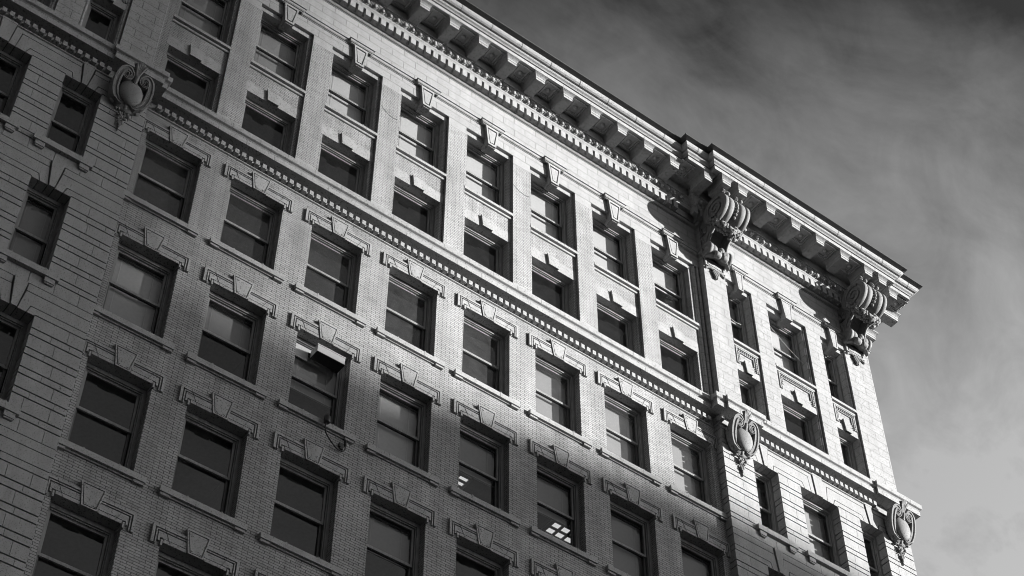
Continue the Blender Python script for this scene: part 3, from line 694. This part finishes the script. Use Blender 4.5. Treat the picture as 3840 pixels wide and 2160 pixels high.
# ------------------------------------------------------------------ great scroll consoles under the cornice
def spiral(c, r0, r1, turns, start, n=22, y=0, ydir=0):
    return [(c[0] + (r0 + (r1 - r0) * t) * math.cos(start + turns * 2 * math.pi * t), y + ydir * t, c[1] + (r0 + (r1 - r0) * t) * math.sin(start + turns * 2 * math.pi * t)) for t in [i / n for i in range(n + 1)]]
def console_meshes():
    out = {}
    # body: an S curve seen from the side, and the big drum with moulded end faces
    b = MB(); cy, cz, R = -.95, 14.65, .47
    back = [(-.05, 15.3), (-.80, 15.3), (-1.0, 15.08)]
    under = [(-.86, 14.20), (-.66, 14.12), (-.50, 13.98), (-.41, 13.80), (-.38, 13.62), (-.33, 13.40), (-.26, 13.28), (-.05, 13.22)]
    b.prism_x([(-.05, 15.3), (-.62, 15.3), (-.62, 14.42), (-.40, 14.26), (-.24, 14.0), (-.19, 13.6), (-.19, 13.25), (-.05, 13.22)], -.27, .27)
    for sg in (-1, 1):                                # the two S-shaped side straps
        b.prism_x(back + [(-1.2, 14.63), (-1.0, 14.22)] + under, min(sg * .285, sg * .345), max(sg * .285, sg * .345))
        b.prism_x([(-.05, 15.2), (-.75, 15.2), (-.80, 14.3), (-.60, 14.08), (-.43, 13.94), (-.32, 13.66), (-.05, 13.5)], min(sg * .345, sg * .37), max(sg * .345, sg * .37))
        pts = [(sg * .30, y, z) for y, z in [(-.90, 14.19), (-.70, 14.10), (-.54, 13.97), (-.45, 13.80), (-.42, 13.62)]]
        b.tube([(sg * .33, y, z) for _, y, z in pts], .045, 8)
        sw_ = [(sg * .47, cy + (.36 - .31 * t) * math.cos(2.2 + sg * 0 - 11 * t), cz + (.36 - .31 * t) * math.sin(2.2 - 11 * t)) for t in [i / 44 for i in range(45)]]
        b.tube(sw_, [.034 - .012 * i / 44 for i in range(45)], 8)
        sp = [(sg * .38, -.30 + (.17 - .13 * t) * math.cos(5 * math.pi * t + 1.2) , 14.25 + (.17 - .13 * t) * math.sin(5 * math.pi * t + 1.2)) for t in [i / 30 for i in range(31)]]
        b.tube(sp, .028, 6)
        for k in range(5): b.ell((sg * .38, -.22 - .02 * k, 13.98 - .085 * k), (.03, .05, .05), 8, 6)
    half = [(-.47, 0), (-.475, .05), (-.45, .08), (-.43, .10), (-.45, .13), (-.455, .17), (-.43, .20), (-.42, .225), (-.445, .25), (-.45, .30), (-.425, .33), (-.42, .35), (-.455, .375), (-.47, .40), (-.47, R - .01), (-.455, R), (-.36, R + .005), (-.345, R - .01),
            (-.335, .43), (-.315, .425), (-.305, .445), (-.29, .46), (-.24, .472), (-.17, .468), (-.125, .45), (-.105, .42), (-.085, .395), (0, .385)]
    half = [(t, r * 1.075) for t, r in half]; prof = half + [(-t, r) for t, r in half[-2::-1]]
    b.lathe(prof, (0, cy, cz), 'x', 56)
    out['console_bracket'] = b
    l = MB(); h2 = [(-.43, 0), (-.435, .05), (-.40, .07), (-.40, .13), (-.43, .15), (-.43, .23), (-.42, .245), (-.33, .245), (-.32, .22), (-.30, .20), (-.28, .225), (-.22, .23), (-.15, .21), (-.10, .17), (0, .15)]
    l.lathe(h2 + [(-t, r) for t, r in h2[-2::-1]], (0, -.36, 13.42), 'x', 36)
    for sg in (-1, 1):
        l.lathe([(-.10, 0), (-.10, .10), (-.05, .11), (.05, .11), (.10, .10), (.10, 0)], (sg * .13, -.50, 13.22), 'x', 20)
        l.ribbon([(sg * .10, -.45, 13.30), (sg * .30, -.40, 13.18), (sg * .46, -.30, 13.14)], .03, .06)
    l.ell((0, -.55, 13.40), (.10, .10, .14)); l.ell((.05, -.58, 13.30), (.05, .06, .07)); l.ell((-.06, -.57, 13.33), (.05, .05, .07))
    out['lower_volute'] = l
    bd = MB()
    for k in range(9):
        a = math.radians(122 + k * 14); bd.ell((0, cy + .46 * math.cos(a), cz + .46 * math.sin(a)), .052, 10, 8)
    out['bead_strip'] = bd
    for i, (sx, r) in enumerate(((-.24, .21), (.25, .20))):
        e = MB(); pts = [(sx, y, z) for y, z in [(-.95, 15.05)]]
        pts = [(sx + .02, -1.06 - .03 * math.cos(t * 5.2) * 0 + r * math.cos(2.9 - t * 5.3) * (1 - .35 * t), 15.20 + r * math.sin(2.9 - t * 5.3) * (1 - .35 * t)) for t in [k / 18 for k in range(19)]]
        c0 = Vector((sx, -1.22, 15.24))
        pts = [(c0.x + .62 * r * math.cos(3.6 - 5.0 * t) * (1 - .4 * t), c0.y - .05 + .3 * r * math.sin(3.6 - 5 * t), c0.z + r * math.sin(3.6 - 5.0 * t) * (1 - .4 * t)) for t in [k / 20 for k in range(21)]]
        e.tube(pts, [.06 - .02 * k / 20 for k in range(21)], 10); e.ell(pts[-1], .06, 10, 8)
        e.tube([pts[0], (c0.x - .3 * r, c0.y - .02, c0.z - .18)], .04, 8)
        out['scroll_ear_%d' % i] = e
    g = MB(); rnd = random.Random(3)
    for k in range(60):                               # garland of roses and leaves hung across the drum
        t = k / 59; x = -.52 + 1.04 * t; sag = 4 * t * (1 - t)
        y = -.76 - .27 * sag; z = 14.38 - .66 * sag + .06 * t
        for j in range(5):
            rr = rnd.uniform(.028, .066); g.ell((x + rnd.uniform(-.03, .03), y + rnd.uniform(-.13, .08), z + rnd.uniform(-.19, .12)), (rr, rr, rr * rnd.uniform(.6, 1.2)), 7, 5)
    for x, y, z, r in ((-.06, -1.16, 13.70, .13), (-.30, -1.08, 13.93, .10), (.22, -1.12, 13.80, .11), (.42, -1.0, 14.10, .10), (.10, -1.14, 13.92, .08), (-.44, -.96, 14.2, .08)):
        for ri in (1, .72, .42): g.lathe([(-.02, r * ri), (-.055 - .03 * (1 - ri), r * ri * .9), (-.05 - .03 * (1 - ri), r * ri * .72), (-.02, r * ri * .66)], (x, y + .02, z), 'y', 14)
        g.ell((x, y - .04, z), r * .28, 8, 6)
    out['garland'] = g
    p = MB()                                          # framed panel and pine cone drop on the pier face
    p.box(-.37, .37, -.215, -.10, 12.90, 13.22); 
    for a, c, d, f in ((-.37, .37, 13.15, 13.22), (-.37, .37, 12.90, 12.95), (-.37, -.31, 12.95, 13.15), (.31, .37, 12.95, 13.15)): p.box(a, c, -.245, -.2, d, f)
    p.box(-.25, .25, -.235, -.2, 13.0, 13.10)
    out['pier_panel'] = p
    q = MB()
    for k in range(7):
        z = 12.86 - k * .055; n = max(2, 5 - abs(k - 2)); 
        for j in range(n): q.ell(((j - (n - 1) / 2) * .055, -.23, z), (.035, .05, .035), 8, 6)
    for sg in (-1, 1): q.tube([(sg * .05, -.2, 12.86), (sg * .20, -.22, 12.90), (sg * .34, -.2, 12.82)], [.05, .06, .03], 8); q.ell((sg * .34, -.2, 12.82), .05, 8, 6)
    out['pine_cone_drop'] = q
    return {k: v.mesh('scroll_ear' if 'ear' in k else k, 'orn' if k != 'pier_panel' else 'stone') for k, v in out.items()}
CON = console_meshes()
for x in (17.0, 22.55, mir(17.0)):
    r = place('console_bracket', CON['console_bracket'], B, (x, 0, 0))
    for k, v in CON.items():
        if k != 'console_bracket': place('scroll_ear' if 'ear' in k else k, v, r, (x, 0, 0))

# ------------------------------------------------------------------ shield cartouches on the intermediate cornice
def cartouche_meshes():
    out = {}
    def Y(z): return -.60 + (6.60 - z) * .25
    def P3(l): return [(x, Y(z), z) for x, z in l]
    s = MB(); s.ell((0, Y(6.1) - .02, 6.05), (.335, .18, .48), 28, 18)
    s.ell((0, Y(6.1) + .19, 6.05), (.46, .20, .62), 24, 14); out['cartouche'] = s
    for sg in (-1, 1):
        b = MB()
        def smooth(pts, n=6):
            o = []
            for i in range(len(pts) - 1):
                p0, p1, p2, p3 = pts[max(i - 1, 0)], pts[i], pts[i + 1], pts[min(i + 2, len(pts) - 1)]
                for k in range(n):
                    t = k / n; o.append(tuple(.5 * (2 * p1[j] + (p2[j] - p0[j]) * t + (2 * p0[j] - 5 * p1[j] + 4 * p2[j] - p3[j]) * t * t + (3 * p1[j] - p0[j] - 3 * p2[j] + p3[j]) * t ** 3) for j in (0, 1)))
            return o + [pts[-1]]
        top = [(-.29 + (.165 - .125 * t) * math.cos(.6 - 9.0 * t + 9.0 * 0 + .5), 6.52 + (.165 - .125 * t) * math.sin(.6 - 9.0 * t + .5)) for t in [1 - k / 24 for k in range(25)]]
        bot = [(-.21 + (.11 - .08 * t) * math.cos(3.9 + 8.0 * t), 5.67 + (.11 - .08 * t) * math.sin(3.9 + 8.0 * t)) for t in [k / 20 for k in range(21)]]
        mid = smooth([(-.215, 6.668), (-.33, 6.72), (-.46, 6.60), (-.515, 6.32), (-.505, 6.0), (-.42, 5.74), (-.29, 5.59)])
        # top volute runs inwards; path order: volute, sweep, lower volute
        pth = top + mid[2:-2] + bot[1:]
        b.ribbon([(x if sg == -1 else -x, Y(z), z) for x, z in pth], [.042] * 22 + [.05, .06, .07] + [.10] * (len(pth) - 47) + [.065, .055, .048] + [.036] * 19, .12)
        b.lathe([(-.03, 0), (-.06, .15), (.12, .17), (.12, 0)], (sg * .29, Y(6.52) + .04, 6.52), 'y', 20); b.lathe([(-.03, 0), (-.05, .10), (.1, .11), (.1, 0)], (sg * .21, Y(5.67) + .04, 5.67), 'y', 16)
        for k in range(9):
            t = k / 8; z = 6.5 - t * .8; w_ = .56 + .05 * math.sin(t * math.pi) - .12 * t * t
            b.tube([(sg * (w_ - .06), Y(z) + .06, z + .03), (sg * w_, Y(z) + .02, z), (sg * (w_ + .03), Y(z) + .05, z - .05)], [.05, .045, .02], 7)
        for k in range(11):
            t = k / 10; z = 6.42 - t * .62; x = -.44 - .05 * math.sin(t * math.pi) + .07 * t * t
            b.ell((sg * -x if sg > 0 else x, Y(z) - .075, z), (.05, .03, .022), 8, 6)
        out['scroll_band_%d' % sg] = b
    p = MB()
    for k in range(5):
        a = (k - 2) * .36
        p.tube([(0.02 * (k - 2), Y(6.5) - .03, 6.42), (.07 * math.sin(a), Y(6.7) - .05, 6.70), (.14 * math.sin(a), Y(6.9) - .04 - .02 * math.cos(a), 6.72 + .22 * math.cos(a)), (.24 * math.sin(a), Y(7.0) - .10, 6.74 + .34 * math.cos(a)), (.30 * math.sin(a), Y(7.0) - .06, 6.70 + .35 * math.cos(a))], [.03, .036, .05, .062, .035], 8)
    p.tube([(0, Y(6.5) - .03, 6.32), (0, Y(6.7) - .04, 6.60)], [.055, .085], 10)
    for k in range(4): p.ell((0, Y(6.4) - .09, 6.36 + k * .06), (.085, .03, .018), 10, 6)
    out['palm_crest'] = p
    q = MB(); rnd = random.Random(5)
    for k in range(4): q.ell((0, Y(5.65) - .07 , 5.60 + k * .045), (.07, .05, .016), 10, 6)
    q.ell((0, Y(5.6), 5.62), (.09, .09, .16))
    for k in range(60):
        t = rnd.random() ** .8; z = 5.46 - .72 * t; w = .30 * (1 - t) ** 1.4 + .02; r = rnd.uniform(.028, .062) * (1 - .45 * t)
        q.ell((rnd.uniform(-w, w), -P - .05 - .05 * (1 - t) * rnd.random(), z), (r, r, r * rnd.uniform(.8, 1.3)), 8, 6)
    for k in range(6): q.ell((0, -P - .03, 4.86 - k * .05), (.035 - .004 * k, .035, .03), 8, 6)
    out['fruit_pendant'] = q
    for sg in (-1, 1):
        e = MB()
        e.tube(spiral((sg * .58, 6.30), .10, .03, sg * 1.3, 1.5 if sg > 0 else 1.6, 24, -P - .14), .036, 8); e.tube([(sg * .60, -P - .10, 6.22), (sg * .56, -P - .07, 6.0), (sg * .53, -P - .05, 5.86)], [.035, .03, .03], 8)
        for k in range(3): e.ell((sg * (.53 - .03 * k), -P - .07, 5.86 - .07 * k), (.055, .06, .05), 8, 6)
        e.tube([(sg * .47, -P - .06, 5.74), (sg * .45, -P - .10, 5.60), (sg * .36, -P - .08, 5.56)], [.03, .05, .05], 8)
        out['side_ornament_%d' % sg] = e
    return out
CAM_ = cartouche_meshes()
def cname(k): return 'scroll_band' if 'band' in k else 'side_ornament' if 'side' in k else k
for k, v in CAM_.items(): v.v = [(x * (.84 if k == 'cartouche' else .74), -P + (y + P) * .85, 5.98 + (z - 5.98) * .78) for x, y, z in v.v]
CARM = {k: v.mesh(cname(k), 'orn') for k, v in CAM_.items()}
for x in (16.98, 22.66, mir(16.95)):
    r = place('cartouche', CARM['cartouche'], B, (x, 0, 0))
    for k, v in CARM.items():
        if k != 'cartouche': place(cname(k), v, r, (x, 0, 0))

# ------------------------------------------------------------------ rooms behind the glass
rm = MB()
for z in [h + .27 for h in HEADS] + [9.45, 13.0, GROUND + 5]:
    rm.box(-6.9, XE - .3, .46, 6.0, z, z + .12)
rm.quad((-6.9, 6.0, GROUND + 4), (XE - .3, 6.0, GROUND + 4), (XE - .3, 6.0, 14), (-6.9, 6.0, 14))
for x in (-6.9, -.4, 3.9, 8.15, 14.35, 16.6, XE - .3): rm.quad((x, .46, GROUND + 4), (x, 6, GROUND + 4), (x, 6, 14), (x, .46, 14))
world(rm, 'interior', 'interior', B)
lo = MB(); lo.box(-7.2, XE + .1, -.35, .3, GROUND, GROUND + 5.0); world(lo, 'ground_floor', 'rust', B)

# ------------------------------------------------------------------ separate things on and in the building
def ceiling_light(x0, x1, y0, y1, z, label):
    e = bpy.data.objects.new('ceiling_light', None); col.objects.link(e); WL[e] = Vector(((x0 + x1) / 2, (y0 + y1) / 2, z)); e.location = WL[e]
    tag(e, label, 'ceiling light', 'lit ceiling lights seen through the windows')
    h = MB(); h.box(x0, x1, y0, y1, z, z + .06); world(h, 'housing', 'white', e)
    t = MB(); t.box(x0 + .03, x1 - .03, y0 + .03, y1 - .03, z - .02, z); world(t, 'diffuser', 'lamp', e)
    g = MB()
    n = max(2, int((x1 - x0) / .24))
    for k in range(n + 1):
        x = x0 + (x1 - x0) * k / n; g.box(x - .035, x + .035, y0, y1, z - .07, z - .04)
    for k in range(4):
        y = y0 + (y1 - y0) * k / 3; g.box(x0, x1, y - .035, y + .035, z - .068, z - .042)
    world(g, 'louvre', 'dark_blind', e)
ceiling_light(12.38, 13.75, 1.58, 2.26, 2.33, 'lit louvred ceiling light behind the blind of a shaded lower window')
ceiling_light(9.35, 9.98, 1.62, 2.15, 2.33, 'small lit ceiling panel seen at the left edge of a dark window')

ac = bpy.data.objects.new('air_conditioner', None); col.objects.link(ac); WL[ac] = Vector((5.05, .1, 1.74)); ac.location = WL[ac]
tag(ac, 'white box unit jutting out under a window lintel in the upper sash', 'air conditioner')
a_ = MB(); a_.box(4.72, 5.41, -.09, .19, 1.765, 1.975); a_.box(4.71, 5.42, -.10, -.08, 1.955, 1.982); world(a_, 'casing', 'white', ac)
v_ = MB(); v_.box(4.715, 5.415, -.095, .19, 1.752, 1.765); world(v_, 'base_plate', 'black', ac)
f_ = MB(); f_.box(4.34, 4.69, .245, .262, 1.70, 2.06); f_.box(4.34, 5.50, .244, .263, 1.98, 2.07); world(f_, 'filler_panel', 'white', ac)

fl = bpy.data.objects.new('sill_lamp', None); col.objects.link(fl); WL[fl] = Vector((5.08, -.15, -.22)); fl.location = WL[fl]
tag(fl, 'small dark cylindrical lamp on a window sill with a looping black cable below', 'lamp')
h_ = MB(); h_.lathe([(-.2, 0), (-.2, .06), (-.185, .07), (-.05, .07), (-.02, .055), (0, .02), (0, 0)], (5.08, -.19, -.02), 'z', 18); world(h_, 'lamp_head', 'black', fl)
c_ = MB(); pts = [(5.08, -.17, -.20), (5.075, -.16, -.34), (5.13, -.12, -.43), (5.24, -.10, -.53), (5.40, -.07, -.62), (5.52, -.06, -.645), (5.60, -.06, -.62), (5.635, -.06, -.54), (5.635, -.06, -.42)]
def cr(pts, n=6):
    o = []
    for i in range(len(pts) - 1):
        p0, p1, p2, p3 = pts[max(i - 1, 0)], pts[i], pts[i + 1], pts[min(i + 2, len(pts) - 1)]
        for k in range(n):
            t = k / n; o.append(tuple(.5 * (2 * p1[j] + (p2[j] - p0[j]) * t + (2 * p0[j] - 5 * p1[j] + 4 * p2[j] - p3[j]) * t * t + (3 * p1[j] - p0[j] - 3 * p2[j] + p3[j]) * t ** 3) for j in range(3)))
    return o + [pts[-1]]
c_.tube(cr(pts), .016, 8); world(c_, 'cable', 'black', fl)
j_ = MB(); j_.box(5.50, 5.60, -.06, 0, -.52, -.42); j_.lathe([(-.46, .0), (-.46, .028), (-.30, .028), (-.30, 0)], (5.635, -.06, 0), 'z', 12); j_.box(5.52, 5.58, -.08, 0, -.60, -.54); world(j_, 'junction_box', 'black', fl)

def wire(pts, label, r=.006, m='wire'):
    w = MB(); w.tube(cr(pts), r, 6); o = world(w, 'wire', m, None); tag(o, label, 'wire', 'loose wires hanging on the facade'); return o
wire([(19.16, .06, 12.42), (19.5, .06, 12.10), (20.0, .06, 11.72), (20.40, .04, 11.45)], 'thin pale wire slanting across a sunlit top storey window of the end pavilion')
wire([(17.55, .09, 11.70), (17.70, .08, 11.60), (17.86, .08, 11.55), (18.02, .08, 11.57), (18.14, .09, 11.62)], 'short pale wire sagging across the narrow top storey window beside the big scroll', .006)
wire([(UX[4] + .78, -.012, 11.62), (UX[4] + .95, -.012, 11.50), (UX[4] + 1.15, -.012, 11.44), (UX[4] + 1.34, -.012, 11.5)], 'thin grey wire drooping over the brick pier right of the fifth top storey window', .004, 'metal')
wire([(UX[2] + .78, -.012, 11.65), (UX[2] + .95, -.012, 11.48), (UX[2] + 1.15, -.012, 11.38), (UX[2] + 1.34, -.012, 11.42)], 'thin grey wire drooping over the brick pier right of the third top storey window', .004, 'metal')

# ------------------------------------------------------------------ street and the buildings that throw the shade
g = MB(); g.quad((-900, -1200, 0), (900, -1200, 0), (900, 700, 0), (-900, 700, 0)); tag(build(g, 'ground', 'paving', None, (0, 0, GROUND - .14)), kind='structure')
g = MB(); g.box(-200, 200, -8.5, 8.5, -.1, .004); tag(build(g, 'road', 'asphalt', None, (0, -13.5, GROUND - .13)), kind='structure')
g = MB(); g.box(-200, 200, -2.4, 2.4, -.14, 0); tag(build(g, 'pavement', 'paving', None, (0, -2.5, GROUND)), kind='structure')
def block(name, x0, x1, y0, y1, tops, label, storey=3.6):
    e = bpy.data.objects.new(name, None); col.objects.link(e); WL[e] = Vector(((x0 + x1) / 2, (y0 + y1) / 2, GROUND)); e.location = WL[e]; tag(e, label, 'building')
    zmax = max(t for _, _, t in tops)
    w = MB()
    for a, b, t in tops: w.box(a, b, y0, y1, GROUND - .1, t); w.box(a - .3, b + .3, y0 - .3, y1 + .3, t, t + .0001) if False else None
    world(w, 'wall', 'facing', e)
    z = GROUND + 4
    while z + 2.2 < min(t for _, _, t in tops):
        n = MB(); n.box(x0 + 1, x1 - 1, y1 - .1, y1 + .004, z, z + 1.9); n.box(x0 + 1, x1 - 1, y0 - .004, y0 + .1, z, z + 1.9); world(n, 'window_band', 'black', e); z += storey
    return e
def towards_sun(x, z, d): return x + SUN.x * d, z + SUN.z * d         # the point at distance d from the facade whose shadow falls on (x, z)
L1 = 105.0
bx = [towards_sun(x, 0, L1)[0] for x in (-9, 7.0, 9.3, 11.5, 14.5, 60)]; bz = [towards_sun(0, z, L1)[1] for z in (1.42, 1.72, 2.35, 3.05, 3.55)]
block('city_block', bx[0], bx[5], -L1 - 24, -L1, [(bx[i], bx[i + 1], bz[i]) for i in range(5)], 'long grey stone block across the square with a stepped roof line')
L2 = 420.0
tx = towards_sun(4.6, 0, L2)[0]
block('shade_tower', tx - 34, tx, -L2 - 30, -L2, [(tx - 34, tx, 132)], 'far unseen grey tower towards the sun', 5.0)  # unseen, added to darken the left end in place of vignetting
block('sky_block_tower', -85, 2, -62, -30, [(-85, 2, 44)], 'tall unseen tower across the street behind the viewer', 3.8)  # unseen, added to cut the sky light on the left wing
